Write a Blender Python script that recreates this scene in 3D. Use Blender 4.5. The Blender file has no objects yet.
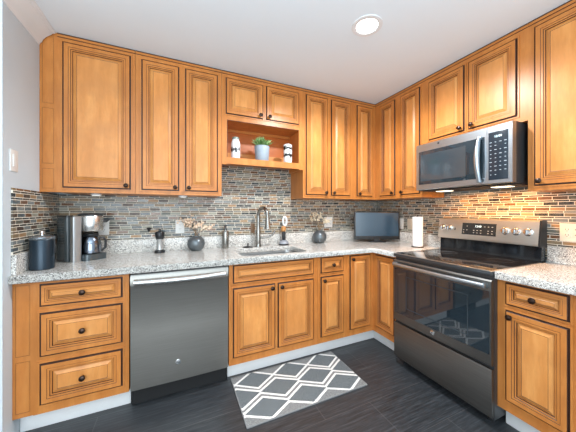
import bpy, bmesh, math, random
from mathutils import Vector, Matrix
S = bpy.context.scene
C = S.collection
PI = math.pi

# ---------------------------------------------------------------- camera, world, light, exposure
cd = bpy.data.cameras.new('camera'); cam = bpy.data.objects.new('camera', cd); C.objects.link(cam)
cam.location = (-2.322, -2.520, 1.270)
cam.rotation_euler = (PI/2, 0, -0.435)
cd.sensor_width = 36; cd.lens = 16.0
cd.shift_x = -7.0/576; cd.shift_y = -5.2/576
cd.clip_start = 0.02
S.camera = cam
S.view_settings.view_transform = 'Standard'; S.view_settings.look = 'None'
S.view_settings.gamma = 1; S.view_settings.use_curve_mapping = False
S.view_settings.exposure = 0.16

H = 2.458          # ceiling
XL = -3.133        # left wall
w = bpy.data.worlds.new('daylight'); S.world = w; w.use_nodes = True
w.node_tree.nodes['Background'].inputs[0].default_value = (0.88, 0.95, 1.0, 1)
w.node_tree.nodes['Background'].inputs[1].default_value = 1.35

def light(name, kind, loc, energy, color=(1, 1, 1), size=0.05, rot=(0, 0, 0), **k):
    l = bpy.data.lights.new(name, kind); l.energy = energy; l.color = color
    if kind == 'AREA':
        l.size = size
        if 'size_y' in k: l.shape = 'RECTANGLE'; l.size_y = k.pop('size_y')
    else: l.shadow_soft_size = size
    for a, b in k.items(): setattr(l, a, b)
    o = bpy.data.objects.new(name, l); C.objects.link(o); o.location = loc; o.rotation_euler = rot
    return o
# ceiling can over the cooking corner (the key light) and two more behind the viewpoint
CAN = (-1.209, -1.223)
light('ceiling_lamp', 'SPOT', (CAN[0], CAN[1], H-0.02), 120, (0.96, 0.98, 1.0), 0.045, spot_size=math.radians(165), spot_blend=0.5)
light('rear_ceiling_lamp', 'SPOT', (-3.6, -3.6, H-0.03), 60, (1.0, 0.96, 0.9), 0.1, spot_size=math.radians(160), spot_blend=0.6)
# unseen fill lights added behind the viewpoint: ceiling bounce, then soft daylight
light('bounce_fill', 'AREA', (-2.6, -3.3, 1.2), 85, (0.78, 0.91, 1.0), 1.0, (PI, 0, 0), size_y=1.0)  # up-light added to brighten the ceiling, standing in for a bounced flash
light('daylight_fill', 'AREA', (-2.6, -4.6, 1.35), 60, (0.80, 0.92, 1.0), 2.6, (PI/2, 0, 0), size_y=1.7)  # area light added as daylight fill; no window is built here
# hood lamps under the microwave, puck lamps under the cabinets
light('hood_lamp', 'AREA', (-0.20, -1.18, 1.428), 3.0, (1.0, 0.50, 0.19), 0.10, size_y=0.10)
light('hood_lamp', 'AREA', (-0.20, -1.50, 1.428), 4.6, (1.0, 0.50, 0.19), 0.10, size_y=0.10)

# ---------------------------------------------------------------- material helpers
class NT:
    def __init__(s, name):
        s.m = bpy.data.materials.new(name); s.m.use_nodes = True
        s.t = s.m.node_tree; s.b = s.t.nodes['Principled BSDF']
    def n(s, kind, **k):
        x = s.t.nodes.new(kind)
        for a, b in k.items(): setattr(x, a, b)
        return x
    def l(s, a, b): s.t.links.new(a, b)
    def math(s, op, a, b=None, c=None, clamp=False):
        x = s.n('ShaderNodeMath', operation=op); x.use_clamp = clamp
        for i, v in enumerate((a, b, c)):
            if v is None: continue
            if isinstance(v, (int, float)): x.inputs[i].default_value = v
            else: s.l(v, x.inputs[i])
        return x.outputs[0]
    def pos(s): return s.n('ShaderNodeNewGeometry').outputs['Position']
    def sep(s, v):
        x = s.n('ShaderNodeSeparateXYZ'); s.l(v, x.inputs[0]); return x.outputs
    def comb(s, a, b, c):
        x = s.n('ShaderNodeCombineXYZ')
        for i, v in enumerate((a, b, c)):
            if isinstance(v, (int, float)): x.inputs[i].default_value = v
            else: s.l(v, x.inputs[i])
        return x.outputs[0]
    def vscale(s, v, sc):
        x = s.n('ShaderNodeVectorMath', operation='MULTIPLY'); s.l(v, x.inputs[0]); x.inputs[1].default_value = sc
        return x.outputs[0]
    def noise(s, v, scale, detail=3, rough=0.5, out=0):
        x = s.n('ShaderNodeTexNoise'); s.l(v, x.inputs['Vector'])
        x.inputs['Scale'].default_value = scale; x.inputs['Detail'].default_value = detail; x.inputs['Roughness'].default_value = rough
        return x.outputs[out]
    def ramp(s, fac, stops, interp='LINEAR'):
        x = s.n('ShaderNodeValToRGB'); x.color_ramp.interpolation = interp
        e = x.color_ramp.elements
        while len(e) < len(stops): e.new(0.5)
        for i, (p, c) in enumerate(stops): e[i].position = p; e[i].color = (*c, 1)
        s.l(fac, x.inputs[0]); return x.outputs[0]
    def mix(s, f, a, b):
        x = s.n('ShaderNodeMix', data_type='RGBA')
        for i, v in ((0, f), (6, a), (7, b)):
            if isinstance(v, (int, float)): x.inputs[i].default_value = v
            elif isinstance(v, tuple): x.inputs[i].default_value = (*v, 1)
            else: s.l(v, x.inputs[i])
        return x.outputs[2]
    def bump(s, h, strength=0.2, dist=0.002):
        x = s.n('ShaderNodeBump'); x.inputs['Strength'].default_value = strength; x.inputs['Distance'].default_value = dist
        s.l(h, x.inputs['Height']); s.l(x.outputs[0], s.b.inputs['Normal'])
    def set(s, **k):
        for a, b in k.items():
            i = s.b.inputs[a.replace('_', ' ')]
            if isinstance(b, tuple): i.default_value = (*b, 1)
            elif isinstance(b, (int, float)): i.default_value = b
            else: s.l(b, i)
        return s.m

def plain(name, col, rough=0.5, metal=0.0, **k):
    return NT(name).set(Base_Color=col, Roughness=rough, Metallic=metal, **k)
def spotted(name, col, col2, scale, rough=0.5, metal=0.0, stretch=(1, 1, 1), bump=0):
    a = NT(name); f = a.noise(a.vscale(a.pos(), stretch), scale, 4)
    c = a.ramp(f, [(0.3, col), (0.7, col2)])
    if bump: a.bump(f, bump)
    return a.set(Base_Color=c, Roughness=rough, Metallic=metal)

def wood(name, axis='z', tint=(1, 1, 1)):
    a = NT(name); p = a.pos()
    st = {'z': (5, 5, 0.9), 'x': (0.9, 5, 5), 'y': (5, 0.9, 5)}[axis]
    g = a.noise(a.vscale(p, st), 4.0, 5, 0.6)
    st2 = tuple(4*q for q in st)
    g2 = a.noise(a.vscale(p, st2), 6.0, 2, 0.5)
    blot = a.noise(p, 5.0, 3, 0.55)
    t = tuple
    f = lambda c: tuple(c[i]*tint[i] for i in range(3))
    c = a.ramp(g, [(0.25, f((0.54, 0.185, 0.034))), (0.5, f((0.66, 0.250, 0.054))), (0.75, f((0.76, 0.325, 0.082)))])
    c = a.mix(a.ramp(blot, [(0.40, (0, 0, 0)), (0.66, (0.6, 0.6, 0.6))]), c, f((0.52, 0.20, 0.05)))
    c = a.mix(a.ramp(g2, [(0.55, (0, 0, 0)), (0.8, (0.25, 0.25, 0.25))]), c, f((0.42, 0.18, 0.05)))
    return a.set(Base_Color=c, Roughness=0.34, Specular_IOR_Level=0.35)

FT = (0.84, 0.80, 0.82)
WOOD = wood('honey_maple', 'z', FT); WOODX = wood('honey_maple_rail', 'x', FT); WOODY = wood('honey_maple_side_rail', 'y', FT)
PANEL = wood('lit_maple_panel', 'z', (1.0, 1.07, 1.30)); PANELX = wood('lit_drawer_pale_board_maple', 'x' , (1.0, 1.07, 1.30))  # panel fields tinted lighter than the frames, as if facing the light
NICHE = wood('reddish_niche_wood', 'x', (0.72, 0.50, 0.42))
GLAZE_SHADE = plain('dark_brown_glaze_and_gap_shade', (0.055, 0.018, 0.007), 0.5)  # groove glaze is pigment; rings round doors also paint in gap shadow
PAINT = spotted('grey_wall_paint', (0.60, 0.66, 0.70), (0.63, 0.69, 0.73), 3, 0.7)
CEIL = spotted('ceiling_paint', (0.78, 0.84, 0.88), (0.80, 0.86, 0.90), 2, 0.8)
WHITE = spotted('white_trim_paint', (0.76, 0.77, 0.77), (0.80, 0.80, 0.80), 6, 0.4)
BRONZE = plain('oil_rubbed_bronze', (0.05, 0.03, 0.022), 0.28, 0.8)

def brushed(name, col, rough=0.3, axis='x', var=0.05):
    a = NT(name); st = {'x': (1, 60, 60), 'y': (60, 1, 60), 'z': (60, 60, 1)}[axis]
    f = a.noise(a.vscale(a.pos(), st), 4.0, 3)
    c2 = tuple(min(1, q+var) for q in col)
    return a.set(Base_Color=a.ramp(f, [(0.3, col), (0.7, c2)]), Metallic=0.95, Roughness=rough)
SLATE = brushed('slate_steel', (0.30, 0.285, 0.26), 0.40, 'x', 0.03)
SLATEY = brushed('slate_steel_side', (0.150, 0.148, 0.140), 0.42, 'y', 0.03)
STEEL = brushed('brushed_stainless', (0.39, 0.44, 0.48), 0.33, 'y', 0.07)
GUARD = brushed('light_brushed_panel', (0.62, 0.59, 0.54), 0.34, 'y', 0.05)
STEELX = brushed('brushed_stainless_bar', (0.62, 0.61, 0.59), 0.24, 'x', 0.08)
NICKEL = brushed('brushed_nickel', (0.27, 0.26, 0.24), 0.25, 'z', 0.08)
BRIGHT = plain('polished_steel', (0.78, 0.78, 0.78), 0.14, 1.0)
SINKM = brushed('sink_steel', (0.42, 0.42, 0.42), 0.30, 'x', 0.08)
BLACKP = plain('black_plastic', (0.012, 0.013, 0.015), 0.3)
BLACKM = plain('matte_black', (0.008, 0.008, 0.009), 0.7)
GLASSB = plain('black_ceramic_glass', (0.010, 0.011, 0.013), 0.06)
OVENG = plain('smoked_oven_glass', (0.016, 0.026, 0.034), 0.03, 0.0, IOR=1.75)
SCREEN = plain('screen_panel', (0.012, 0.040, 0.070), 0.20, 0.0, IOR=1.7)
GREYSIDE = plain('charcoal_side_metal', (0.075, 0.08, 0.085), 0.35, 0.6)
PLATE = plain('white_plate_plastic', (0.80, 0.79, 0.76), 0.35)
BEIGEP = plain('beige_plate_plastic', (0.72, 0.63, 0.50), 0.4)
BROWNP = plain('brown_plate_plastic', (0.22, 0.12, 0.06), 0.4)
SLOT = plain('socket_slot', (0.03, 0.03, 0.03), 0.5)
LEGEND = plain('pale_legend_print', (0.40, 0.46, 0.50), 0.5)
PANELB = plain('control_panel_glass', (0.018, 0.026, 0.036), 0.16)

def digits_mat():
    a = NT('lit_digits'); return a.set(Base_Color=(0.5, 0.7, 0.8), Emission_Color=(0.75, 0.95, 1.0), Emission_Strength=1.3)
DIGIT = digits_mat()
def emit(name, col, st):
    a = NT(name); return a.set(Base_Color=(0.9, 0.9, 0.9), Emission_Color=col, Emission_Strength=st)
LENS = emit('lit_lens', (1.0, 0.97, 0.92), 9.0)
HOODL = emit('lit_hood_lens', (1.0, 0.85, 0.6), 2.5)
PUCKL = emit('lit_puck_lens', (1.0, 0.97, 0.9), 0.9)

def granite():
    a = NT('speckled_granite'); p = a.pos()
    v = a.n('ShaderNodeTexVoronoi'); a.l(p, v.inputs['Vector']); v.inputs['Scale'].default_value = 250
    r = a.sep(v.outputs['Color'])[0]
    c = a.ramp(r, [(0.0, (0.05, 0.05, 0.055)), (0.09, (0.24, 0.22, 0.20)), (0.22, (0.48, 0.455, 0.42)), (0.50, (0.70, 0.675, 0.63)), (0.78, (0.86, 0.84, 0.79))], 'CONSTANT')
    n = a.noise(p, 28, 4, 0.6)
    c = a.mix(a.ramp(n, [(0.45, (0, 0, 0)), (0.62, (0.30, 0.30, 0.30))]), c, (0.60, 0.55, 0.49))
    n2 = a.noise(p, 75, 3, 0.6)
    c = a.mix(a.ramp(n2, [(0.60, (0, 0, 0)), (0.68, (0.6, 0.6, 0.6))]), c, (0.20, 0.20, 0.205))
    return a.set(Base_Color=c, Roughness=0.16)
GRAN = granite()

def tile(name, axis):
    a = NT(name); s = a.sep(a.pos()); u = s[axis]; z = s[2]
    Pz, T, G, L = 0.0375, 0.0240, 0.0034, 0.078
    row2 = a.math('DIVIDE', a.math('SUBTRACT', z, 0.03), Pz); k = a.math('FLOOR', row2)
    wv = a.math('MULTIPLY', a.math('FRACT', row2), Pz)
    thin = a.math('GREATER_THAN', wv, T)
    rid = a.math('ADD', a.math('MULTIPLY', k, 2.0), thin)
    vin = a.math('SUBTRACT', wv, a.math('MULTIPLY', thin, T))            # height within the row
    wn = a.n('ShaderNodeTexWhiteNoise', noise_dimensions='1D'); a.l(rid, wn.inputs['W'])
    # thin rows use shorter sticks half the time
    uu = a.math('ADD', a.math('DIVIDE', u, L), a.math('MULTIPLY', wn.outputs[0], 7.0))
    cid = a.math('FLOOR', uu); uin = a.math('MULTIPLY', a.math('FRACT', uu), L)
    grout = a.math('MAXIMUM', a.math('LESS_THAN', vin, G), a.math('LESS_THAN', uin, 0.0035))
    w2 = a.n('ShaderNodeTexWhiteNoise', noise_dimensions='2D'); a.l(a.comb(cid, rid, 0), w2.inputs['Vector'])
    r = w2.outputs[0]
    pal = a.ramp(r, [(0.0, (0.020, 0.026, 0.030)), (0.11, (0.085, 0.105, 0.115)), (0.22, (0.20, 0.215, 0.21)), (0.32, (0.150, 0.060, 0.022)),
                     (0.46, (0.22, 0.145, 0.070)), (0.60, (0.29, 0.28, 0.22)), (0.69, (0.060, 0.030, 0.016)), (0.80, (0.34, 0.19, 0.080)), (0.90, (0.090, 0.095, 0.075))], 'CONSTANT')
    n = a.noise(a.vscale(a.pos(), (1, 1, 2.5)), 45, 4, 0.65)
    pal = a.mix(a.ramp(n, [(0.40, (0, 0, 0)), (0.8, (0.4, 0.4, 0.4))]), pal, (0.34, 0.31, 0.26))
    pal = a.mix(a.math('MULTIPLY', thin, 0.6), pal, (0.022, 0.023, 0.022))
    col = a.mix(grout, pal, (0.82, 0.75, 0.63))
    gl = a.math('GREATER_THAN', w2.outputs[1].node.outputs[0], 0.45)
    rough = a.math('MAXIMUM', a.math('MULTIPLY', grout, 0.8), a.math('ADD', 0.16, a.math('MULTIPLY', gl, 0.22)))
    a.bump(a.math('SUBTRACT', 1.0, grout), 0.5, 0.0015)
    return a.set(Base_Color=col, Roughness=rough)
TILEX = tile('mosaic_tile_back', 0); TILEY = tile('mosaic_tile_side', 1)

def floor_mat():
    a = NT('dark_plank_tile'); p = a.pos(); s = a.sep(p)
    Hh, L = 0.305, 0.92
    row = a.math('DIVIDE', a.math('ADD', s[1], 0.885), Hh); k = a.math('FLOOR', row)
    uu = a.math('ADD', a.math('DIVIDE', s[0], L), a.math('MULTIPLY', k, 0.37))
    cid = a.math('FLOOR', uu)
    fy = a.math('MULTIPLY', a.math('FRACT', row), Hh); fx = a.math('MULTIPLY', a.math('FRACT', uu), L)
    g = a.math('MAXIMUM', a.math('LESS_THAN', fy, 0.0028), a.math('LESS_THAN', fx, 0.0028))
    w2 = a.n('ShaderNodeTexWhiteNoise', noise_dimensions='2D'); a.l(a.comb(cid, k, 0), w2.inputs['Vector'])
    st = a.noise(a.vscale(p, (1.2, 22, 1)), 4.0, 5, 0.65)
    st2 = a.noise(a.vscale(p, (4, 90, 1)), 4.0, 2, 0.5)
    c = a.ramp(a.math('ADD', a.math('MULTIPLY', st, 0.75), a.math('MULTIPLY', st2, 0.25)), [(0.36, (0.011, 0.013, 0.015)), (0.52, (0.034, 0.038, 0.043)), (0.68, (0.080, 0.090, 0.100))])
    c = a.mix(a.math('MULTIPLY', w2.outputs[0], 0.30), c, (0.050, 0.054, 0.060))
    c = a.mix(a.math('MULTIPLY', g, 0.55), c, (0.13, 0.13, 0.13))
    return a.set(Base_Color=c, Roughness=a.math('ADD', 0.30, a.math('MULTIPLY', st, 0.2)))
FLOOR = floor_mat()

RX, RY, RW, RD = -1.95, -0.565, 0.89, 0.49
def rug_mat():
    a = NT('trellis_rug'); s = a.sep(a.pos())
    u = a.math('DIVIDE', a.math('SUBTRACT', s[0], RX), RW); v = a.math('DIVIDE', a.math('SUBTRACT', RY, s[1]), RD)
    n0 = a.math('MULTIPLY', a.math('SUBTRACT', a.noise(a.pos(), 120, 2), 0.5), 0.016)
    v = a.math('ADD', v, n0)
    ph = a.math('FRACT', a.math('DIVIDE', a.math('SUBTRACT', u, 0.015-0.33), 0.33))
    t = a.math('SUBTRACT', 1.0, a.math('ABSOLUTE', a.math('SUBTRACT', a.math('MULTIPLY', ph, 2.0), 1.0)))
    lines = None; Z = []
    for c0, k in ((0.195, -0.21), (0.195, 0.205), (0.285, 0.185), (0.70, -0.195), (0.78, -0.19), (0.82, 0.17)):
        z = a.math('ADD', c0, a.math('MULTIPLY', t, k)); Z.append(z)
        m = a.math('LESS_THAN', a.math('ABSOLUTE', a.math('SUBTRACT', v, z)), 0.021)
        lines = m if lines is None else a.math('MAXIMUM', lines, m)
    def between(p, q): return a.math('MULTIPLY', a.math('GREATER_THAN', v, p), a.math('LESS_THAN', v, q))
    ins = a.math('MAXIMUM', a.math('MAXIMUM', between(Z[0], Z[1]), between(Z[2], Z[3])), between(Z[4], Z[5]))
    edge = a.math('LESS_THAN', a.math('MINIMUM', a.math('MINIMUM', u, a.math('SUBTRACT', 1.0, u)), a.math('MULTIPLY', 0.55, a.math('MINIMUM', v, a.math('SUBTRACT', 1.0, v)))), 0.006)
    lines = a.math('MULTIPLY', lines, a.math('SUBTRACT', 1.0, edge))
    sp = a.ramp(a.noise(a.pos(), 190, 2, 0.7), [(0.35, (0, 0, 0)), (0.65, (1, 1, 1))])
    lo = a.mix(sp, (0.10, 0.105, 0.105), (0.34, 0.34, 0.335)); di = a.mix(sp, (0.055, 0.065, 0.072), (0.22, 0.245, 0.255))
    c = a.mix(ins, lo, di); c = a.mix(lines, c, (0.82, 0.81, 0.78)); c = a.mix(edge, c, (0.24, 0.24, 0.24))
    a.bump(lines, 0.5, 0.003)
    return a.set(Base_Color=c, Roughness=0.95)
RUG = rug_mat()

# ---------------------------------------------------------------- mesh helpers
ID = lambda u, d, z: (u, d, z)
BK = lambda u, d, z: (u, -d, z)       # against the back wall: u = x, d = distance out of the wall
RT = lambda u, d, z: (-d, u, z)       # against the right wall: u = y (runs towards the viewer as it falls)
class MB:
    def __init__(s, T=ID): s.bm = bmesh.new(); s.T = T
    def v(s, p): return s.bm.verts.new(s.T(*p))
    def f(s, vs, mi=0, sm=False):
        try: f = s.bm.faces.new(vs)
        except ValueError: return None
        f.material_index = mi; f.smooth = sm; return f
    def box(s, a, b, mi=0, bev=0):
        (x0, y0, z0), (x1, y1, z1) = [min(p, q) for p, q in zip(a, b)], [max(p, q) for p, q in zip(a, b)]
        V = [s.v(p) for p in ((x0,y0,z0),(x1,y0,z0),(x1,y1,z0),(x0,y1,z0),(x0,y0,z1),(x1,y0,z1),(x1,y1,z1),(x0,y1,z1))]
        F = [s.f([V[i] for i in q], mi) for q in ((0,3,2,1),(4,5,6,7),(0,1,5,4),(1,2,6,5),(2,3,7,6),(3,0,4,7))]
        if bev:
            E_ = list({e for f in F for e in f.edges})
            r = bmesh.ops.bevel(s.bm, geom=E_, offset=bev, segments=2, affect='EDGES', profile=0.6)
            for f in r['faces']: f.material_index = mi
        return s
    def prism(s, pts, h, axis_fn, mi=0):
        """pts: 2-D polygon, axis_fn(a,b,t) -> 3-D, extruded for t in h=(t0,t1)"""
        A = [s.v(axis_fn(a, b, h[0])) for a, b in pts]; B = [s.v(axis_fn(a, b, h[1])) for a, b in pts]
        s.f(A[::-1], mi); s.f(B, mi); n = len(pts)
        for i in range(n): s.f([A[i], A[(i+1) % n], B[(i+1) % n], B[i]], mi)
        return s
    def lathe(s, c, prof, seg=24, mi=0, M=None, sy=1.0, caps=True):
        rings = []
        for r, z in prof:
            ring = []
            for k in range(seg):
                a = 2*PI*k/seg; q = Vector((r*math.cos(a), r*math.sin(a)*sy, z))
                if M: q = M @ q
                ring.append(s.v((c[0]+q.x, c[1]+q.y, c[2]+q.z)))
            rings.append(ring)
        for i in range(len(rings)-1):
            for k in range(seg):
                s.f([rings[i][k], rings[i][(k+1) % seg], rings[i+1][(k+1) % seg], rings[i+1][k]], mi, True)
        if caps:
            if prof[0][0] > 0: s.f(rings[0][::-1], mi)
            if prof[-1][0] > 0: s.f(rings[-1], mi)
        else:
            for k in range(seg): s.f([rings[-1][k], rings[-1][(k+1) % seg], rings[0][(k+1) % seg], rings[0][k]], mi, True)
        return s
    def tube(s, pts, r, seg=10, mi=0, caps=True):
        pts = [Vector(p) for p in pts]; n = len(pts); rings = []
        up = Vector((0, 0, 1)) if abs((pts[1]-pts[0]).normalized().z) < 0.9 else Vector((1, 0, 0))
        for i, p in enumerate(pts):
            d = (pts[min(i+1, n-1)]-pts[max(i-1, 0)]).normalized()
            a = up.cross(d)
            a = a.normalized() if a.length > 1e-4 else Vector((1, 0, 0)); b = d.cross(a).normalized(); up = b if abs(d.dot(b)) < .9 else up
            rr = r[i] if isinstance(r, (list, tuple)) else r
            rings.append([s.v(tuple(p+a*math.cos(2*PI*k/seg)*rr+b*math.sin(2*PI*k/seg)*rr)) for k in range(seg)])
        for i in range(n-1):
            for k in range(seg):
                s.f([rings[i][k], rings[i][(k+1) % seg], rings[i+1][(k+1) % seg], rings[i+1][k]], mi, True)
        if caps: s.f(rings[0][::-1], mi); s.f(rings[-1], mi)
        return s
    def build(s, name, mats, parent=None, loc=None, sharp=40):
        if s.T in (RT,) or True: bmesh.ops.recalc_face_normals(s.bm, faces=s.bm.faces[:])
        me = bpy.data.meshes.new(name)
        bmesh.ops.remove_doubles(s.bm, verts=s.bm.verts[:], dist=1e-6) if False else None
        s.bm.to_mesh(me); s.bm.free()
        if not isinstance(mats, (list, tuple)): mats = [mats]
        for m in mats: me.materials.append(m)
        me.set_sharp_from_angle(angle=math.radians(sharp))
        o = bpy.data.objects.new(name, me); C.objects.link(o)
        if parent:
            R = parent
            while R.parent: R = R.parent
            me.transform(Matrix.Translation(-Vector(R.location))); o.parent = parent
        elif loc is not None:
            me.transform(Matrix.Translation(-Vector(loc))); o.location = loc
        return o

def tag(o, label, cat, group=None):
    o['label'] = label; o['category'] = cat
    if group: o['group'] = group
    return o
def thing(name, label, cat, loc, group=None):
    o = bpy.data.objects.new(name, None); C.objects.link(o); o.location = loc; o.empty_display_size = 0.1
    return tag(o, label, cat, group)
def struct(o): o['kind'] = 'structure'; return o
def text_mesh(name, body, size, M, mat, parent, depth=0.0006):
    cu = bpy.data.curves.new(name, 'FONT'); cu.body = body; cu.size = size; cu.extrude = depth
    cu.align_x = 'CENTER'; cu.align_y = 'CENTER'; cu.resolution_u = 2
    t = bpy.data.objects.new(name, cu); C.objects.link(t)
    dg = bpy.context.evaluated_depsgraph_get(); dg.update()
    me = bpy.data.meshes.new_from_object(t.evaluated_get(dg)); bpy.data.objects.remove(t); bpy.data.curves.remove(cu)
    me.materials.clear(); me.materials.append(mat)
    me.transform(M)
    o = bpy.data.objects.new(name, me); C.objects.link(o)
    R = parent
    while R.parent: R = R.parent
    me.transform(Matrix.Translation(-Vector(R.location))); o.parent = parent
    return o
# text lying on a plane facing -y (back wall) or -x (right wall)
def face_back(x, y, z): return Matrix.Translation((x, y, z)) @ Matrix.Rotation(PI/2, 4, 'X')
def face_right(x, y, z): return Matrix.Translation((x, y, z)) @ Matrix.Rotation(-PI/2, 4, 'Z') @ Matrix.Rotation(PI/2, 4, 'X')

# ---------------------------------------------------------------- the room
X0, Y0 = -5.2, -4.8
def sbox(name, a, b, m, bev=0): return struct(MB().box(a, b, 0, bev).build(name, m, loc=a))
sbox('floor', (X0, Y0, -0.05), (0.12, 0.12, 0), FLOOR)
sbox('ceiling', (X0, Y0, H), (0.12, 0.12, H+0.05), CEIL)
sbox('wall_back', (XL-0.12, 0, 0), (0.12, 0.12, H), PAINT)
sbox('wall_right', (0, Y0, 0), (0.12, 0, H), PAINT)
sbox('wall_left', (XL-0.12, -0.69, 0), (XL, 0, H), PAINT)
sbox('wall_far_left', (X0, -0.69, 0), (XL-0.12, -0.57, H), WHITE)
# mosaic backsplash
tb = MB()
tb.box((XL+0.008, -0.008, 1.03), (-1.972, 0, 1.395)); tb.box((-1.972, -0.008, 1.03), (-1.207, 0, 1.703)); tb.box((-1.207, -0.008, 1.03), (-0.008, 0, 1.395))
struct(tb.build('trim_1', TILEX))
tr = MB()
tr.box((-0.008, -0.915, 1.03), (0, 0, 1.395)); tr.box((-0.008, -1.673, 0.93), (0, -0.915, 1.44)); tr.box((-0.008, -2.42, 1.03), (0, -1.673, 1.395))
struct(tr.build('trim_2', TILEY))
struct(MB().box((XL, -0.615, 1.03), (XL+0.008, -0.008, 1.395)).build('trim_3', TILEY))
# crown moulding along the left wall
cr = MB()
prof = [(0, 0), (0, -0.105), (0.006, -0.105), (0.010, -0.092), (0.016, -0.088), (0.022, -0.070), (0.038, -0.048), (0.058, -0.030), (0.064, -0.026), (0.070, -0.016), (0.084, -0.012), (0.088, 0)]
cr.prism(prof, (-0.778, -0.308), lambda a, b, t: (XL+a, t, H+b-0.0005))
cr.prism(prof, (X0, XL), lambda a, b, t: (t, -0.69-a, H+b-0.0005))
struct(cr.build('trim_4', WHITE))
# floor boards in front of the toe spaces
def toe(name, T, u0, u1):
    b = MB(T); b.box((u0, 0, 0), (u1, 0.512, 0.126)); b.box((u0, 0.512, 0), (u1, 0.530, 0.095), 0, 0.003)
    return struct(b.build(name, WHITE))
toe('baseboard_back_left', BK, XL+0.002, -2.592)
bb = MB(); bb.box((-1.966, -0.512, 0), (-0.012, -0.02, 0.126)); bb.box((-1.966, -0.530, 0), (-0.53, -0.512, 0.095), 0, 0.003)
bb.box((-0.530, -0.906, 0), (-0.512, -0.512, 0.095), 0, 0.003); bb.box((-0.512, -0.906, 0), (-0.02, -0.512, 0.126))
struct(bb.build('baseboard_back', WHITE))
toe('baseboard_right', RT, -2.40, -1.661)

# recessed can light
t = thing('recessed_ceiling_light', 'round white recessed downlight glowing in the ceiling', 'ceiling light', (CAN[0], CAN[1], H))
MB().lathe((CAN[0], CAN[1], H), [(0.068, -0.0035), (0.076, -0.006), (0.096, -0.004), (0.097, -0.0002), (0.068, -0.0002)], 32, caps=False).build('trim_ring', WHITE, t)
MB().lathe((CAN[0], CAN[1], H), [(0.066, -0.0025), (0.066, -0.0005)], 32).build('lens', LENS, t)

# ---------------------------------------------------------------- cabinets
def ring_panel(b, u0, u1, z0, z1, rings, mats):
    """nested rectangles (inset, d); mats[i] for the band between ring i and i+1, last one for the field"""
    R = []
    for ins, d in rings:
        R.append([b.v((u0+ins, d, z0+ins)), b.v((u1-ins, d, z0+ins)), b.v((u1-ins, d, z1-ins)), b.v((u0+ins, d, z1-ins))])
    for i in range(len(R)-1):
        for k in range(4):
            b.f([R[i][k], R[i][(k+1) % 4], R[i+1][(k+1) % 4], R[i+1][k]], mats[i])
    b.f(R[-1], mats[-1]); b.f(R[0][::-1], mats[0])
    return b
def door_panel(T, u0, u1, z0, z1, df, small=False, name='door', parent=None, label=None):
    """raised panel door: df = distance of the face frame from the wall"""
    u0, u1 = min(u0, u1), max(u0, u1)
    b = MB(T); F = df+0.0125; k = 0.68 if small else 1.0
    rings = [(0, df+0.0005), (0, F-0.003), (0.0025, F), (0.025*k, F), (0.0270*k, F-0.0015), (0.0375*k, F-0.0010), (0.0400*k, F-0.0045), (0.0465*k, F-0.0050), (0.0490*k, F-0.0112),
             (0.0525*k, F-0.0112), (0.0700*k, F-0.0012), (0.0718*k, F-0.0019)]
    mats = [1, 1, 0, 1, 0, 1, 0, 1, 0, 2, 1, 2]
    ring_panel(b, u0, u1, z0, z1, rings, mats)
    o = b.build(name, [WOOD if not small else (WOODX if T is BK else WOODY), GLAZE_SHADE, PANEL if not small else PANELX], parent, sharp=20)
    return o
def knob(T, u, z, d, parent):
    b = MB()
    c = T(u, d, z); M = (Matrix.Rotation(PI/2, 4, 'X') if T is BK else Matrix.Rotation(-PI/2, 4, 'Y'))
    b.lathe(c, [(0.0075, 0.0), (0.0075, 0.003), (0.005, 0.006), (0.0055, 0.013), (0.0135, 0.017), (0.0165, 0.022), (0.0150, 0.027), (0.0085, 0.0305), (0.0, 0.0315)], 16, 0, M)
    return b.build('knob', BRONZE, parent)
def frame_mesh(T, u0, u1, z0, z1, df, openings, parent, name='face_frame', depth=0.019):
    """face frame with an opening for each door/drawer, a bead and a dark line round each for glaze plus gap shadow"""
    b = MB(T); u0, u1 = min(u0, u1), max(u0, u1)
    us = sorted({u0, u1, *[q for o in openings for q in (min(o[0], o[1])-0, max(o[0], o[1]))]})
    b.box((u0, df-depth, z0), (u1, df, z1), 0)
    for o in openings:
        a0, a1, c0, c1 = min(o[0], o[1]), max(o[0], o[1]), o[2], min(o[3], z1-0.0155)
        g, w_ = 0.0075, 0.0085
        for (p, q, d_, mi) in ((g, 0, 0.0004, 1), (g+w_, g, 0.0050, 0)):
            # four strips
            b.box((a0-p, df-0.001, c0-p), (a0-q, df+d_, c1+p), mi); b.box((a1+q, df-0.001, c0-p), (a1+p, df+d_, c1+p), mi)
            b.box((a0-q, df-0.001, c0-p), (a1+q, df+d_, c0-q), mi); b.box((a0-q, df-0.001, c1+q), (a1+q, df+d_, c1+p), mi)
    return b.build(name, [WOOD, GLAZE_SHADE], parent)
def carcass(T, u0, u1, z0, z1, d1, parent, top=True, back=0.010):
    b = MB(T); u0, u1 = min(u0, u1)+0.0005, max(u0, u1)-0.0005; th = 0.016
    b.box((u0, back, z0), (u0+th, d1, z1)); b.box((u1-th, back, z0), (u1, d1, z1))
    b.box((u0+th, back, z0), (u1-th, d1, z0+th)); b.box((u0+th, back, z0+th), (u1-th, back+0.006, z1))
    if top: b.box((u0+th, back, z1-th), (u1-th, d1, z1))
    return b.build('body', WOOD, parent)
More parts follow.
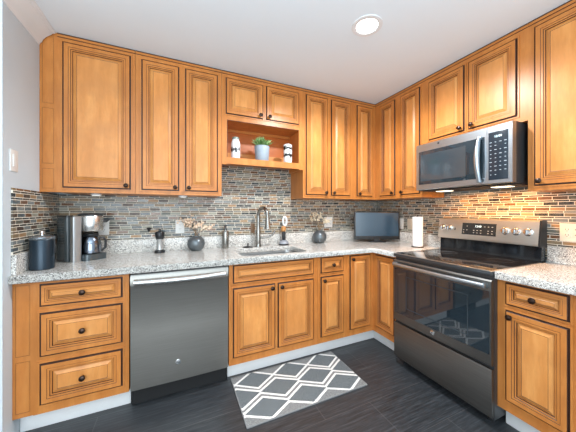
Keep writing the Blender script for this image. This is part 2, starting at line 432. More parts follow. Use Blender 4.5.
def cabinet(T, label, u0, u1, z0, z1, df, fronts, group, top=True, shift=0.0):
    """fronts: (kind, u0, u1, z0, z1, knob position or None)"""
    base = T((u0+u1)/2, df/2, z0)
    root = thing('wall_cabinet' if z0 > 1.2 else 'base_cabinet', label, 'cabinet', base, group)
    carcass(T, u0, u1, z0, z1, df-0.019, root, top)
    frame_mesh(T, u0+0.0005, u1-0.0005, z0, z1-0.0005, df, [f[1:5] for f in fronts], root)
    for kind, a, b_, c, d, kn in fronts:
        o = door_panel(T, a, b_, c, d, df, small=(kind == 'drawer'), name='drawer_front' if kind in ('drawer', 'bigdrawer') else 'door', parent=root)
        if kn: knob(T, kn[0], kn[1], df+0.0120, o)
    return root
def filler(T, u0, u1, z0, z1, df, split, parent):
    b = MB(T); b.box((u0, df-0.030, z0), (u1, df-0.006, z1), 0)
    zs = [z0]+list(split)+[z1-0.012]
    for i in range(len(zs)-1):
        a, c = zs[i]+0.022, zs[i+1]-0.006
        F = df-0.0055
        ring_panel(b, u0+0.010, u1-0.014, a, c, [(0, F-0.003), (0.001, F+0.001), (0.0035, F+0.001), (0.0045, F-0.0002)], [1, 0, 1, 0])
    return b.build('filler_strip', [WOOD, GLAZE_SHADE], parent)

UF = 0.303; BF = 0.610; ZU = 1.395; HT = H-0.0015
UG = 'honey maple wall cabinets'; BG = 'honey maple base cabinets'
def crown_strip(T, u0, u1, parent):
    b = MB(T); b.box((u0, UF-0.004, HT-0.022), (u1, UF+0.004, HT), 0); b.box((u0, UF, HT-0.026), (u1, UF+0.0015, HT-0.022), 1); b.box((u0, UF+.002, HT-0.007), (u1, UF+0.0050, HT), 1)
    return b.build('top_strip', [WOODX if T is BK else WOODY, GLAZE_SHADE], parent)
# uppers on the back wall
c = cabinet(BK, 'tall single door wooden wall cabinet in the corner above the coffee maker', -3.045, -2.596, ZU, HT, UF, [('door', -3.006, -2.629, 1.432, 2.400, (-2.650, 1.452))], UG)
filler(BK, XL+0.001, -3.0455, ZU, HT, UF, [1.735, 1.935, 2.12] if False else [1.56, 1.96], c); crown_strip(BK, -3.04, -2.597, c)
c = cabinet(BK, 'two door wooden wall cabinet directly above the dishwasher', -2.595, -1.973, ZU, HT, UF, [('door', -2.549, -2.306, 1.432, 2.395, (-2.328, 1.452)), ('door', -2.250, -2.012, 1.432, 2.395, (-2.229, 1.452))], UG)
crown_strip(BK, -2.594, -1.974, c)
# niche cabinet over the sink
nx0, nx1 = -1.972, -1.2075
c = thing('wall_cabinet', 'short wooden wall cabinet with two small doors above an open display shelf', 'cabinet', ((nx0+nx1)/2, -0.15, 1.665), UG)
b = MB(BK); th = 0.02
b.box((nx0+.0005, 0.010, 1.665), (nx0+th, UF-0.019, HT)); b.box((nx1-th, 0.010, 1.665), (nx1-.0005, UF-0.019, HT))
b.box((nx0+th, 0.010, 1.705), (nx1-th, UF-0.019, 1.725)); b.box((nx0+th, 0.010, 2.052), (nx1-th, UF-0.019, 2.070)); b.box((nx0+th, 0.010, HT-.016), (nx1-th, UF-0.019, HT))
b.box((nx0+th, 0.010, 2.07), (nx1-th, 0.016, HT-.016))
b.build('body', WOOD, c)
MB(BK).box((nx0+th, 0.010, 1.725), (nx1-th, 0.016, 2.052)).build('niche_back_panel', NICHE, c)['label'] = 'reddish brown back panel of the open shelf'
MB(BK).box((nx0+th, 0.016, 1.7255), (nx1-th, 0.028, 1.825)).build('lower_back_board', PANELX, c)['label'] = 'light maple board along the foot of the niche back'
MB(BK).box((nx0+th, 0.016, 2.028), (nx1-th, 0.030, 2.052)).build('hanging_rail', WOODX, c)
b = MB(BK); d0, d1 = UF-0.019, UF
b.box((nx0+.0005, d0, 1.665), (nx0+0.043, d1, HT-.0005)); b.box((nx1-0.043, d0, 1.665), (nx1-.0005, d1, HT-.0005))
b.box((nx0+0.043, d0, 1.672), (nx1-0.043, d1, 1.727)); b.box((nx0+0.043, d0, 2.045), (nx1-0.043, d1, HT-.0005))
b.box((nx0+0.043, d1, 1.727), (nx0+0.046, d1+.001, 2.045), 1); b.box((nx0+0.043, d1, 2.043), (nx1-0.043, d1+.001, 2.046), 1)
for o in ((-1.935, -1.616, 2.098, 2.395), (-1.577, -1.257, 2.098, 2.395)):
    for (p, q, d_, mi) in ((0.0065, 0, 0.0004, 1), (0.015, 0.0065, 0.0050, 0)):  # dark ring again stands for glaze and the gap's shadow
        a0, a1, c0, c1 = o
        b.box((a0-p, d1-0.001, c0-p), (a0-q, d1+d_, c1+p), mi); b.box((a1+q, d1-0.001, c0-p), (a1+p, d1+d_, c1+p), mi)
        b.box((a0-q, d1-0.001, c0-p), (a1+q, d1+d_, c0-q), mi); b.box((a0-q, d1-0.001, c1+q), (a1+q, d1+d_, c1+p), mi)
b.build('face_frame', [WOOD, GLAZE_SHADE], c)
o = door_panel(BK, -1.935, -1.616, 2.098, 2.395, UF, parent=c); knob(BK, -1.640, 2.120, UF+.0120, o)
o = door_panel(BK, -1.577, -1.257, 2.098, 2.395, UF, parent=c); knob(BK, -1.553, 2.120, UF+.0120, o)
crown_strip(BK, -1.971, -1.209, c)
c = cabinet(BK, 'two door wooden wall cabinet above the right hand flower vase', -1.2065, -0.6105, ZU, HT, UF, [('door', -1.173, -0.936, 1.432, 2.398, (-0.957, 1.452)), ('door', -0.884, -0.657, 1.432, 2.398, (-0.863, 1.452))], UG)
crown_strip(BK, -1.206, -0.611, c)
# corner upper (L shape)
c = thing('wall_cabinet', 'L shaped wooden wall cabinet filling the inner corner above the small screen', 'cabinet', (-0.2, -0.2, ZU), UG)
b = MB()
b.prism([(-0.6095, -0.010), (-0.010, -0.010), (-0.010, -0.6095), (-0.284, -0.6095), (-0.284, -0.284), (-0.6095, -0.284)], (ZU, ZU+.016), lambda a, q, t_: (a, q, t_))
b.prism([(-0.6095, -0.010), (-0.010, -0.010), (-0.010, -0.6095), (-0.284, -0.6095), (-0.284, -0.284), (-0.6095, -0.284)], (HT-.016, HT), lambda a, q, t_: (a, q, t_))
b.box((-0.6095, -0.284, ZU+.016), (-0.5935, -0.010, HT-.016)); b.box((-0.284, -0.6095, ZU+.016), (-0.010, -0.5935, HT-.016))
b.build('body', WOOD, c)
frame_mesh(BK, -0.6095, -0.3035, ZU, HT-.0005, UF, [(-0.559, -0.352, 1.432, 2.398)], c)
frame_mesh(RT, -0.6095, -0.2845, ZU, HT-.0005, UF, [(-0.383, -0.590, 1.432, 2.395)], c)
o = door_panel(BK, -0.559, -0.352, 1.432, 2.398, UF, parent=c); knob(BK, -0.538, 1.452, UF+.0120, o)
o = door_panel(RT, -0.383, -0.590, 1.432, 2.395, UF, parent=c); knob(RT, -0.570, 1.452, UF+.0120, o)
crown_strip(BK, -0.6095, -0.303, c); crown_strip(RT, -0.6095, -0.308, c)
c = cabinet(RT, 'narrow one door wooden wall cabinet left of the microwave', -0.6105, -0.912, ZU, HT, UF, [('door', -0.668, -0.882, 1.432, 2.395, (-0.690, 1.452))], UG)
crown_strip(RT, -0.911, -0.611, c)
c = cabinet(RT, 'two door wooden wall cabinet directly above the microwave', -0.913, -1.672, 1.842, HT, UF, [('door', -0.980, -1.277, 1.892, 2.390, (-1.254, 1.914)), ('door', -1.318, -1.613, 1.892, 2.390, (-1.342, 1.914))], UG)
crown_strip(RT, -1.671, -0.914, c)
c = cabinet(RT, 'tall wooden wall cabinet at the right of the microwave', -1.673, -2.16, ZU, HT, UF, [('door', -1.712, -2.12, 1.430, 2.402, (-1.735, 1.452))], UG)
crown_strip(RT, -2.159, -1.674, c)

# base cabinets
ZB, ZT = 0.127, 0.8755
c = cabinet(BK, 'three drawer wooden base cabinet at the left of the dishwasher', -3.045, -2.591, ZB, ZT, BF,
    [('drawer', -3.009, -2.631, 0.737, 0.852, (-2.820, 0.794)), ('bigdrawer', -3.009, -2.631, 0.455, 0.689, (-2.820, 0.570)), ('bigdrawer', -3.009, -2.631, 0.183, 0.404, (-2.820, 0.292))], BG, top=False)
filler(BK, XL+0.001, -3.0455, ZB, ZT, BF, [0.44], c)
c = cabinet(BK, 'wide wooden sink base cabinet with false drawer front over two doors', -1.970, -1.2225, ZB, ZT, BF,
    [('drawer', -1.936, -1.268, 0.738, 0.862, None), ('door', -1.936, -1.616, 0.186, 0.690, (-1.640, 0.665)), ('door', -1.583, -1.268, 0.186, 0.690, (-1.559, 0.665))], BG, top=False)
c = cabinet(BK, 'narrow wooden base cabinet with one small drawer over one door', -1.2215, -0.9205, ZB, ZT, BF,
    [('drawer', -1.188, -0.959, 0.736, 0.862, (-1.073, 0.798)), ('door', -1.188, -0.959, 0.184, 0.694, (-1.165, 0.668))], BG, top=False)
c = thing('base_cabinet', 'L shaped wooden corner base cabinet with two doors below the screen', 'cabinet', (-0.4, -0.4, ZB), BG)
b = MB()
b.prism([(-0.9195, -0.010), (-0.010, -0.010), (-0.010, -0.911), (-0.591, -0.911), (-0.591, -0.591), (-0.9195, -0.591)], (ZB, ZB+.016), lambda a, q, t_: (a, q, t_))
b.box((-0.9195, -0.591, ZB+.016), (-0.9035, -0.010, ZT)); b.box((-0.591, -0.911, ZB+.016), (-0.010, -0.895, ZT))
b.build('body', WOOD, c)
frame_mesh(BK, -0.9195, -0.6105, ZB, ZT-.0005, BF, [(-0.883, -0.652, 0.190, 0.855)], c)
frame_mesh(RT, -0.911, -0.5915, ZB, ZT-.0005, BF, [(-0.655, -0.878, 0.192, 0.855)], c)
o = door_panel(BK, -0.883, -0.652, 0.190, 0.855, BF, parent=c); knob(BK, -0.862, 0.828, BF+.0120, o)
o = door_panel(RT, -0.655, -0.878, 0.192, 0.855, BF, parent=c)
c = cabinet(RT, 'wooden base cabinet with a drawer over a door right of the range', -1.6585, -1.992, ZB, ZT, BF,
    [('drawer', -1.706, -1.958, 0.742, 0.858, (-1.830, 0.800)), ('door', -1.706, -1.958, 0.196, 0.700, (-1.727, 0.674))], BG, top=False)
c = cabinet(RT, 'wooden base cabinet at the end of the right run, cut by the photo edge', -1.993, -2.40, ZB, ZT, BF,
    [('drawer', -2.025, -2.365, 0.742, 0.858, (-2.195, 0.800)), ('door', -2.025, -2.365, 0.196, 0.700, (-2.05, 0.674))], BG, top=False)

# ---------------------------------------------------------------- worktops
CT = 0.920
def slab(outline, hole, z0, z1, bev=0.004):
    cu = bpy.data.curves.new('slab', 'CURVE'); cu.dimensions = '2D'; cu.fill_mode = 'BOTH'; cu.extrude = (z1-z0)/2-bev; cu.bevel_depth = bev; cu.bevel_resolution = 2
    cu.offset = -bev
    for pts in [outline]+([hole] if hole else []):
        sp = cu.splines.new('POLY'); sp.points.add(len(pts)-1); sp.use_cyclic_u = True
        for i, p in enumerate(pts): sp.points[i].co = (p[0], p[1], 0, 1)
    t = bpy.data.objects.new('slab', cu); C.objects.link(t); t.location.z = 0
    dg = bpy.context.evaluated_depsgraph_get(); dg.update()
    me = bpy.data.meshes.new_from_object(t.evaluated_get(dg)); bpy.data.objects.remove(t)
    me.transform(Matrix.Translation((0, 0, (z0+z1)/2))); return me
def rrect(x0, x1, y0, y1, r, n=6):
    P = []
    for cx, cy, a0 in ((x1-r, y1-r, 0), (x0+r, y1-r, 90), (x0+r, y0+r, 180), (x1-r, y0+r, 270)):
        for k in range(n+1):
            a = math.radians(a0+90*k/n); P.append((cx+r*math.cos(a), cy+r*math.sin(a)))
    return P
HX0, HX1, HY0, HY1 = -1.855, -1.275, -0.565, -0.165
t = thing('countertop', 'long L shaped speckled grey granite worktop holding the sink', 'countertop', (-1.8, -0.3, 0.876))
me = slab([(XL+0.002, -0.002), (-0.002, -0.002), (-0.002, -0.910), (-0.645, -0.910), (-0.645, -0.645), (XL+0.002, -0.645)], rrect(HX0, HX1, HY0, HY1, 0.07), 0.876, CT)
me.materials.clear(); me.materials.append(GRAN); me.transform(Matrix.Translation(-t.location))
o = bpy.data.objects.new('slab', me); C.objects.link(o); o.parent = t
sbox('trim_5', (XL+0.0225, -0.022, CT+.0003), (-0.0225, -0.0001, 1.0297), GRAN, 0.002)
sbox('trim_6', (XL+0.0003, -0.617, CT+.0003), (XL+0.022, -0.0001, 1.0297), GRAN, 0.002)
sbox('trim_7', (-0.022, -0.910, CT+.0003), (-0.0003, -0.0001, 1.0297), GRAN, 0.002)
t = thing('countertop', 'short speckled granite worktop at the right of the range', 'countertop', (-0.3, -2.0, 0.876))
MB().box((-0.645, -2.42, 0.876), (-0.002, -1.660, CT), 0, 0.004).build('slab', GRAN, t)
sbox('trim_8', (-0.022, -2.42, CT+.0003), (-0.0003, -1.660, 1.0297), GRAN, 0.002)

# undermount sink
t = thing('sink', 'stainless steel undermount basin set into the granite worktop', 'sink', (-1.565, -0.365, 0.70))
b = MB()
def loop(b, pts, z): return [b.v((x, y, z)) for x, y in pts]
lv = []
for gx, gy, r, z in ((0.018, 0.018, 0.08, 0.8745), (-0.004, -0.004, 0.066, 0.8745), (-0.006, -0.006, 0.066, 0.86), (-0.012, -0.012, 0.06, 0.72), (-0.03, -0.03, 0.05, 0.70), (-0.20, -0.14, 0.03, 0.694)):
    lv.append(loop(b, rrect(HX0-gx, HX1+gx, HY0-gy, HY1+gy, r), z))
for i in range(len(lv)-1):
    n = len(lv[i])
    for k in range(n): b.f([lv[i][k], lv[i][(k+1) % n], lv[i+1][(k+1) % n], lv[i+1][k]], 0, True)
b.f(lv[-1])
b.build('basin', SINKM, t)
MB().lathe((-1.565, -0.365, 0.6945), [(0.044, 0), (0.044, 0.003), (0.034, 0.003), (0.03, 0.001), (0.0, 0.001)], 20).build('drain', BRIGHT, t)

# faucet
t = thing('faucet', 'tall brushed nickel gooseneck faucet with pull down spray behind the sink', 'faucet', (-1.592, -0.095, CT))
fx, fy = -1.592, -0.095
b = MB(); b.lathe((fx, fy, CT+.0003), [(0.028, 0), (0.028, 0.006), (0.024, 0.012), (0.025, 0.03), (0.0225, 0.10), (0.022, 0.16), (0.018, 0.20)], 20).build('body', NICKEL, t)
pts = [(fx, fy, CT+0.19)]
for k in range(0, 17):
    a = PI - k*PI*1.02/16; pts.append((fx+0.022*(1+math.cos(a)), fy-0.075*(1+math.cos(a)), CT+0.295+0.082*math.sin(a)))
MB().tube(pts, 0.0175, 12).build('spout', NICKEL, t)
e = Vector(pts[-1])
MB().tube([tuple(e), tuple(e+Vector((0.001, 0.0, -0.03))), tuple(e+Vector((0.002, -0.002, -0.08))), tuple(e+Vector((0.003, -0.003, -0.108)))], [0.0190, 0.021, 0.025, 0.0285], 14).build('spray_head', NICKEL, t)
MB().tube([(fx+.015, fy, CT+0.085), (fx+0.05, fy, CT+0.088)], 0.013, 12).build('handle_hub', NICKEL, t)
MB().tube([(fx+.050, fy, CT+0.088), (fx+0.095, fy-.01, CT+0.090), (fx+0.14, fy-.02, CT+0.110), (fx+0.165, fy-.028, CT+0.155)], [0.012, 0.010, 0.009, 0.010], 10).build('lever', NICKEL, t)

# soap dispenser
x, y = -1.902, -0.072
t = thing('soap_dispenser', 'slim brushed steel pump soap dispenser left of the sink', 'soap dispenser', (x, y, CT))
MB().lathe((x, y, CT), [(0.028, 0), (0.030, 0.004), (0.030, 0.150), (0.027, 0.158), (0.012, 0.163), (0.012, 0.172)], 20).build('bottle', NICKEL, t)
b = MB(); b.lathe((x, y, CT+.172), [(0.014, 0), (0.014, 0.014), (0.006, 0.016), (0.006, 0.030), (0.012, 0.032), (0.012, 0.046), (0.0, 0.048)], 14); b.tube([(x, y, CT+.211), (x-.012, y-.035, CT+.212), (x-.014, y-.044, CT+.202)], 0.005, 8)
b.build('pump', GREYSIDE, t)
# sink stopper
x, y = -1.70, -0.115
t = thing('sink_strainer', 'small dark sink strainer lying left of the faucet', 'sink strainer', (x, y, CT))
MB().lathe((x, y, CT), [(0.045, 0), (0.047, 0.005), (0.036, 0.009), (0.020, 0.014), (0.0, 0.016)], 20).build('basket', BLACKP, t)
MB().lathe((x, y, CT+.0155), [(0.005, 0), (0.005, 0.012), (0.012, 0.015), (0.012, 0.022), (0.0, 0.025)], 12).build('knob', BLACKP, t)
# dish wand in holder
x, y = -1.315, -0.080
t = thing('dish_brush', 'upright dish brush with white looped handle standing right of the faucet', 'dish brush', (x, y, CT))
MB().lathe((x, y, CT), [(0.050, 0), (0.052, 0.006), (0.048, 0.030), (0.036, 0.044), (0.020, 0.050)], 20).build('holder', plain('smoky_holder', (0.30, 0.31, 0.34), 0.15), t)
MB().lathe((x, y, CT-.0), [(0.052, 0.0005), (0.0535, 0.004), (0.0535, 0.012), (0.051, 0.013)], 20).build('base_ring', BLACKP, t)
MB().lathe((x, y, CT+.051), [(0.017, 0), (0.020, 0.012), (0.018, 0.075), (0.015, 0.085)], 14).build('grip', BLACKP, t)
MB().lathe((x-.004, y, CT+.137), [(0.014, 0), (0.026, 0.012), (0.027, 0.036), (0.018, 0.052), (0.012, 0.056)], 14).build('collar', plain('amber_soap', (0.50, 0.22, 0.06), 0.3), t)
pp = [(x+.010+0.020*math.cos(a_), y-.002, CT+.243+0.044*math.sin(a_)) for a_ in [2*PI*k/18 for k in range(19)]]
MB().tube(pp, 0.0105, 8, 0, False).build('loop_handle', WHITE, t)

# ---------------------------------------------------------------- dishwasher
t = thing('dishwasher', 'slate grey dishwasher with a curved steel bar handle', 'dishwasher', (-2.28, -0.3, 0))
b = MB(BK); b.box((-2.582, 0.03, 0.10), (-1.979, 0.585, 0.868)); b.build('body', BLACKM, t)
b = MB(BK); b.box((-2.582, 0.03, 0.003), (-1.979, 0.50, 0.098)); b.box((-2.582, 0.50, 0.003), (-1.979, 0.555, 0.128)) ; b.build('toe_kick', BLACKM, t)
# gently bowed door
b = MB(BK); N = 14; rows = [(0.135, 0.630), (0.20, 0.634), (0.50, 0.636), (0.78, 0.634), (0.790, 0.640), (0.802, 0.642), (0.855, 0.640), (0.866, 0.632)]
G_ = [[b.v((-2.581+0.601*i/N, d+0.004*math.sin(PI*i/N), z)) for i in range(N+1)] for z, d in rows]
for j in range(len(rows)-1):
    for i in range(N): b.f([G_[j][i], G_[j][i+1], G_[j+1][i+1], G_[j+1][i]], 0, True)
B_ = [[b.v((-2.581+0.601*i/N, 0.586, z)) for i in range(N+1)] for z in (rows[0][0], rows[-1][0])]
for i in range(N):
    b.f([G_[0][i], G_[0][i+1], B_[0][i+1], B_[0][i]]); b.f([G_[-1][i], G_[-1][i+1], B_[1][i+1], B_[1][i]])
for i in (0, N): b.f([G_[j][i] for j in range(len(rows))]+[B_[1][i], B_[0][i]])
b.build('door', SLATE, t)
hp = [(-2.556+0.551*k/16, 0.664+0.022*math.sin(PI*k/16), 0.822) for k in range(17)]
b = MB(BK); b.tube(hp, 0.0195, 12)
b.box((-2.562, 0.634, 0.812), (-2.540, 0.672, 0.840), 0, 0.004); b.box((-2.021, 0.634, 0.812), (-1.999, 0.672, 0.840), 0, 0.004)
b.build('handle', STEELX, t)
MB(BK).box((-2.575, 0.590, 0.8665), (-1.986, 0.625, 0.874)).build('control_strip', BLACKP, t)
o = MB(ID).lathe((-2.31, -0.6398, 0.262), [(0.0165, 0), (0.0165, 0.002), (0.014, 0.0028), (0.0, 0.0028)], 24, 0, Matrix.Rotation(PI/2, 4, 'X')).build('emblem', BRIGHT, t)
text_mesh('emblem_letters', 'GE', 0.017, face_back(-2.31, -0.6431, 0.262), GREYSIDE, o)

# ---------------------------------------------------------------- range
RY0, RY1 = -0.9205, -1.6570
t = thing('range', 'slate freestanding electric range with black glass cooktop and oven window', 'range', (-0.35, -1.295, 0))
b = MB(RT); b.box((RY1, 0.03, 0.045), (RY0, 0.640, 0.892)); b.build('body', GREYSIDE, t)
for u in (RY1+.05, RY0-.05):
    for d in (0.10, 0.58): MB(RT).lathe((u, d, 0.0), [(0.018, 0), (0.018, 0.010), (0.008, 0.012), (0.008, 0.045)], 12).build('foot', BLACKP, t)
# front: drawer, oven door
def bowed(T, u0, u1, rows, back, name, mat, parent, bow=0.004, N=12):
    b = MB(T)
    G = [[b.v((u0+(u1-u0)*i/N, d+bow*math.sin(PI*i/N), z)) for i in range(N+1)] for z, d in rows]
    for j in range(len(rows)-1):
        for i in range(N): b.f([G[j][i], G[j][i+1], G[j+1][i+1], G[j+1][i]], 0, True)
    B = [[b.v((u0+(u1-u0)*i/N, back, z)) for i in range(N+1)] for z in (rows[0][0], rows[-1][0])]
    for i in range(N):
        b.f([G[0][i], G[0][i+1], B[0][i+1], B[0][i]]); b.f([G[-1][i], G[-1][i+1], B[1][i+1], B[1][i]])
        b.f([B[0][i], B[0][i+1], B[1][i+1], B[1][i]])
    for i in (0, N): b.f([G[j][i] for j in range(len(rows))]+[B[1][i], B[0][i]])
    return b.build(name, mat, parent)
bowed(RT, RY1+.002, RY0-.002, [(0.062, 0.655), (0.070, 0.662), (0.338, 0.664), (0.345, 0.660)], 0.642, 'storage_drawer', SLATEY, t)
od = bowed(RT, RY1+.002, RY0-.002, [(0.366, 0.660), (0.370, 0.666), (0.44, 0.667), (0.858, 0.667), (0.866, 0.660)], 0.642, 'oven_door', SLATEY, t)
b = MB(RT); NN = 12
# dark glass covering most of the door, following the bow
def bowbox(b, u0, u1, z0, z1, d0, d1, mi=0):
    A = []
    for z in (z0, z1):
        A.append([b.v((u0+(u1-u0)*i/NN, d1+0.004*math.sin(PI*((u0+(u1-u0)*i/NN)-RY1)/(RY0-RY1)), z)) for i in range(NN+1)])
    for i in range(NN): b.f([A[0][i], A[0][i+1], A[1][i+1], A[1][i]], mi, True)
    C_ = []
    for z in (z0, z1): C_.append([b.v((u0+(u1-u0)*i/NN, d0, z)) for i in range(NN+1)])
    for i in range(NN):
        b.f([A[0][i], A[0][i+1], C_[0][i+1], C_[0][i]], mi); b.f([A[1][i], A[1][i+1], C_[1][i+1], C_[1][i]], mi)
    for i in (0, NN): b.f([A[0][i], A[1][i], C_[1][i], C_[0][i]], mi)
bowbox(b, RY1+.012, RY0-.012, 0.432, 0.800, 0.660, 0.6685)
b.build('oven_glass', OVENG, od)
b = MB(RT)
bowbox(b, RY1+.13, RY0-.13, 0.492, 0.498, 0.664, 0.6690); bowbox(b, RY1+.13, RY0-.13, 0.742, 0.748, 0.664, 0.6690)
bowbox(b, RY1+.13, RY1+.136, 0.498, 0.742, 0.664, 0.6690); bowbox(b, RY0-.136, RY0-.13, 0.498, 0.742, 0.664, 0.6690)
b.build('window_outline', plain('faint_window_line', (0.035, 0.045, 0.052), 0.25), od)
hp = [(RY1+.028+(RY0-RY1-.056)*k/16, 0.694+0.016*math.sin(PI*k/16), 0.833) for k in range(17)]
b = MB(RT); b.tube(hp, 0.0150, 12); b.box((RY1+.020, 0.662, 0.818), (RY1+.042, 0.702, 0.848), 0, 0.004); b.box((RY0-.042, 0.662, 0.818), (RY0-.020, 0.702, 0.848), 0, 0.004)
b.build('handle', STEEL, od)
o = MB().lathe((-0.6712, -1.283, 0.404), [(0.0165, 0), (0.0165, 0.002), (0.014, 0.0028), (0.0, 0.0028)], 24, 0, Matrix.Rotation(-PI/2, 4, 'Y')).build('emblem', BRIGHT, od)
text_mesh('emblem_letters', 'GE', 0.017, face_right(-0.6745, -1.283, 0.404), GREYSIDE, o)
# cooktop
b = MB(RT); b.box((RY1, 0.06, 0.8925), (RY0, 0.668, 0.914), 0, 0.004); b.build('cooktop_rim', GREYSIDE, t)
ck = MB(RT).box((RY1+.010, 0.088, 0.9142), (RY0-.010, 0.655, 0.9195), 0, 0.002).build('glass_cooktop', GLASSB, t)
b = MB(RT)
b.box((RY1+.002, 0.655, 0.9142), (RY0-.002, 0.666, 0.9200), 0, 0.002); b.box((RY1+.001, 0.088, 0.9142), (RY1+.010, 0.655, 0.9200), 0, 0.002); b.box((RY0-.010, 0.088, 0.9142), (RY0-.001, 0.655, 0.9200), 0, 0.002)
b.build('trim_strip', brushed('rim_steel', (0.42, 0.42, 0.41), 0.3, 'y'), t)
for u, d, r in ((-1.10, 0.24, 0.075), (-1.49, 0.24, 0.075), (-1.10, 0.49, 0.095), (-1.49, 0.49, 0.11)):
    MB(RT).lathe((u, d, 0.9195), [(r, 0), (r, 0.0004), (r-.003, 0.0004), (r-.003, 0)], 40, caps=False).build('burner_ring', plain('burner_print', (0.075, 0.075, 0.08), 0.2) if 'burner_print' not in bpy.data.materials else bpy.data.materials['burner_print'], ck)
# backguard
b = MB(RT); b.prism([(0.024, 0.893), (0.086, 0.9143), (0.078, 1.030), (0.030, 1.030)], (RY1+.004, RY0-.004), lambda a, q, t_: (t_, a, q)); b.build('rear_riser', GLASSB, t)
b = MB(RT); b.prism([(0.020, 1.028), (0.108, 1.028), (0.111, 1.040), (0.088, 1.196), (0.078, 1.203), (0.022, 1.203)], (RY1+.0105, RY0), lambda a, q, t_: (t_, a, q)); bg = b.build('control_panel', GUARD, t)
b = MB(RT); b.prism([(0.016, 1.022), (0.109, 1.022), (0.113, 1.040), (0.089, 1.201), (0.078, 1.2065), (0.018, 1.2065)], (RY1, RY1+.010), lambda a, q, t_: (t_, a, q)); b.build('end_cap', BLACKP, t)
def guard_d(z): return 0.111+(z-1.040)*(0.088-0.111)/(1.196-1.040)
tilt = math.atan((0.111-0.088)/(1.206-1.052))
MK = Matrix.Rotation(-PI/2, 4, 'Y') @ Matrix.Identity(4)
MK = Matrix.Rotation(tilt, 4, 'Y') @ Matrix.Rotation(-PI/2, 4, 'Y')
for u, z in ((-0.964, 1.112), (-1.026, 1.112), (-1.452, 1.150), (-1.520, 1.146), (-1.590, 1.142)):
    z = 1.120
    o = MB().lathe((-(guard_d(z)+.0002), u, z), [(0.0275, 0), (0.0275, 0.004), (0.0225, 0.006), (0.0215, 0.026), (0.0190, 0.030), (0.0, 0.031)], 24, 0, MK).build('knob', BRIGHT, bg)
    bb_ = MB(lambda a, b_, c_: (-(guard_d(z))-b_+(c_)*math.sin(-tilt)*0, u+a, z+c_)); bb_.box((-0.0035, 0.030, -0.017), (0.0035, 0.036, 0.017), 0, 0.001); bb_.build('grip', STEEL, o)
b = MB(RT)
def gp(u0, u1, z0, z1, off, mi=0, b=None):
    q = [(guard_d(z0)-.002, z0), (guard_d(z0)+off, z0), (guard_d(z1)+off, z1), (guard_d(z1)-.002, z1)]
    b.prism(q, (u0, u1), lambda a, c_, t_: (t_, a, c_), mi)
gp(-1.392, -1.135, 1.072, 1.168, 0.0015, 0, b); dp = b.build('display_panel', PANELB, bg)
b = MB(RT)
random.seed(4)
for i in range(9):
    for zz in (1.090, 1.110, 1.142):
        u = -1.365+0.027*i
        if zz > 1.13 and 3 <= i <= 5: continue
        if random.random() < 0.8: gp(u-.005, u+.005, zz-.0022, zz+.0022, 0.0021, 0, b)
b.build('key_legend', LEGEND, dp)
M = Matrix.Translation((-(guard_d(1.142)+.0022), -1.262, 1.142)) @ Matrix.Rotation(tilt, 4, 'Y') @ Matrix.Rotation(-PI/2, 4, 'Z') @ Matrix.Rotation(PI/2, 4, 'X')
text_mesh('clock_digits', '12:00', 0.022, M, DIGIT, dp)
b = MB(RT); gp(-1.078, -1.070, 1.102, 1.122, 0.001, 0, b); b.build('indicator', BLACKP, bg)

# ---------------------------------------------------------------- microwave
MY0, MY1, MZ0, MZ1 = -0.940, -1.644, 1.446, 1.838
t = thing('microwave', 'stainless over the range microwave with curved steel handle and keypad', 'microwave', (-0.2, -1.295, MZ0), None)
MB(RT).box((MY1, 0.010, MZ0), (MY0, 0.375, MZ1)).build('body', GREYSIDE, t)
b = MB(RT); b.box((MY1+.01, 0.06, MZ0-.006), (MY0-.01, 0.385, MZ0-.0002)); b.build('underside_vent', BLACKM, t)
for u in (-1.07, -1.50): MB(RT).box((u-.055, 0.20, MZ0-.010), (u+.055, 0.27, MZ0-.0062)).build('hood_light_lens', HOODL, t)
SPL = -1.500
md = bowed(RT, SPL+.001, MY0, [(MZ0+.002, 0.414), (MZ0+.006, 0.420), (MZ1-.008, 0.420), (MZ1-.002, 0.412)], 0.376, 'door', STEEL, t, 0.0)
cp = bowed(RT, MY1, SPL-.001, [(MZ0+.002, 0.414), (MZ0+.006, 0.420), (MZ1-.008, 0.420), (MZ1-.002, 0.412)], 0.376, 'control_panel', STEEL, t, 0.0)
MB(RT).box((-1.486, 0.4195, 1.492), (-0.966, 0.4215, 1.772), 0, 0.001).build('door_glass', OVENG, md)
MB(RT).box((-1.360, 0.4214, 1.520), (-0.985, 0.4222, 1.742)).build('inner_window', plain('window_mesh_glass', (0.035, 0.05, 0.06), 0.10, IOR=1.7), md)
MB(RT).box((SPL-.009, 0.4195, 1.474), (-1.622, 0.4215, 1.790), 0, 0.001).build('keypad', PANELB, cp)
hp = [(-1.458, 0.437+0.026*math.sin(PI*k/14), 1.470+0.300*k/14) for k in range(15)]
b = MB(RT); b.tube(hp, [0.012+0.005*math.sin(PI*k/14) for k in range(15)], 12)
b.box((-1.470, 0.420, 1.464), (-1.446, 0.445, 1.484), 0, 0.003); b.box((-1.470, 0.420, 1.757), (-1.446, 0.445, 1.777), 0, 0.003)
b.build('handle', STEEL, md)
k_ = cp
text_mesh('clock_digits', '12:00', 0.020, face_right(-0.4222, -1.566, 1.758), DIGIT, k_)
b = MB(RT); random.seed(9)
for j, z in enumerate((1.722, 1.700, 1.672, 1.645, 1.618, 1.591, 1.564, 1.537, 1.508)):
    for i in range(4):
        u = -1.523-0.028*i
        if j == 8 and i > 1: continue
        if j == 1 and i == 2: continue
        wd = random.choice((0.005, 0.007, 0.004)); b.box((u-wd, 0.4214, z-.0020), (u+wd, 0.4219, z+.0020))
b.build('key_legend', LEGEND, k_)
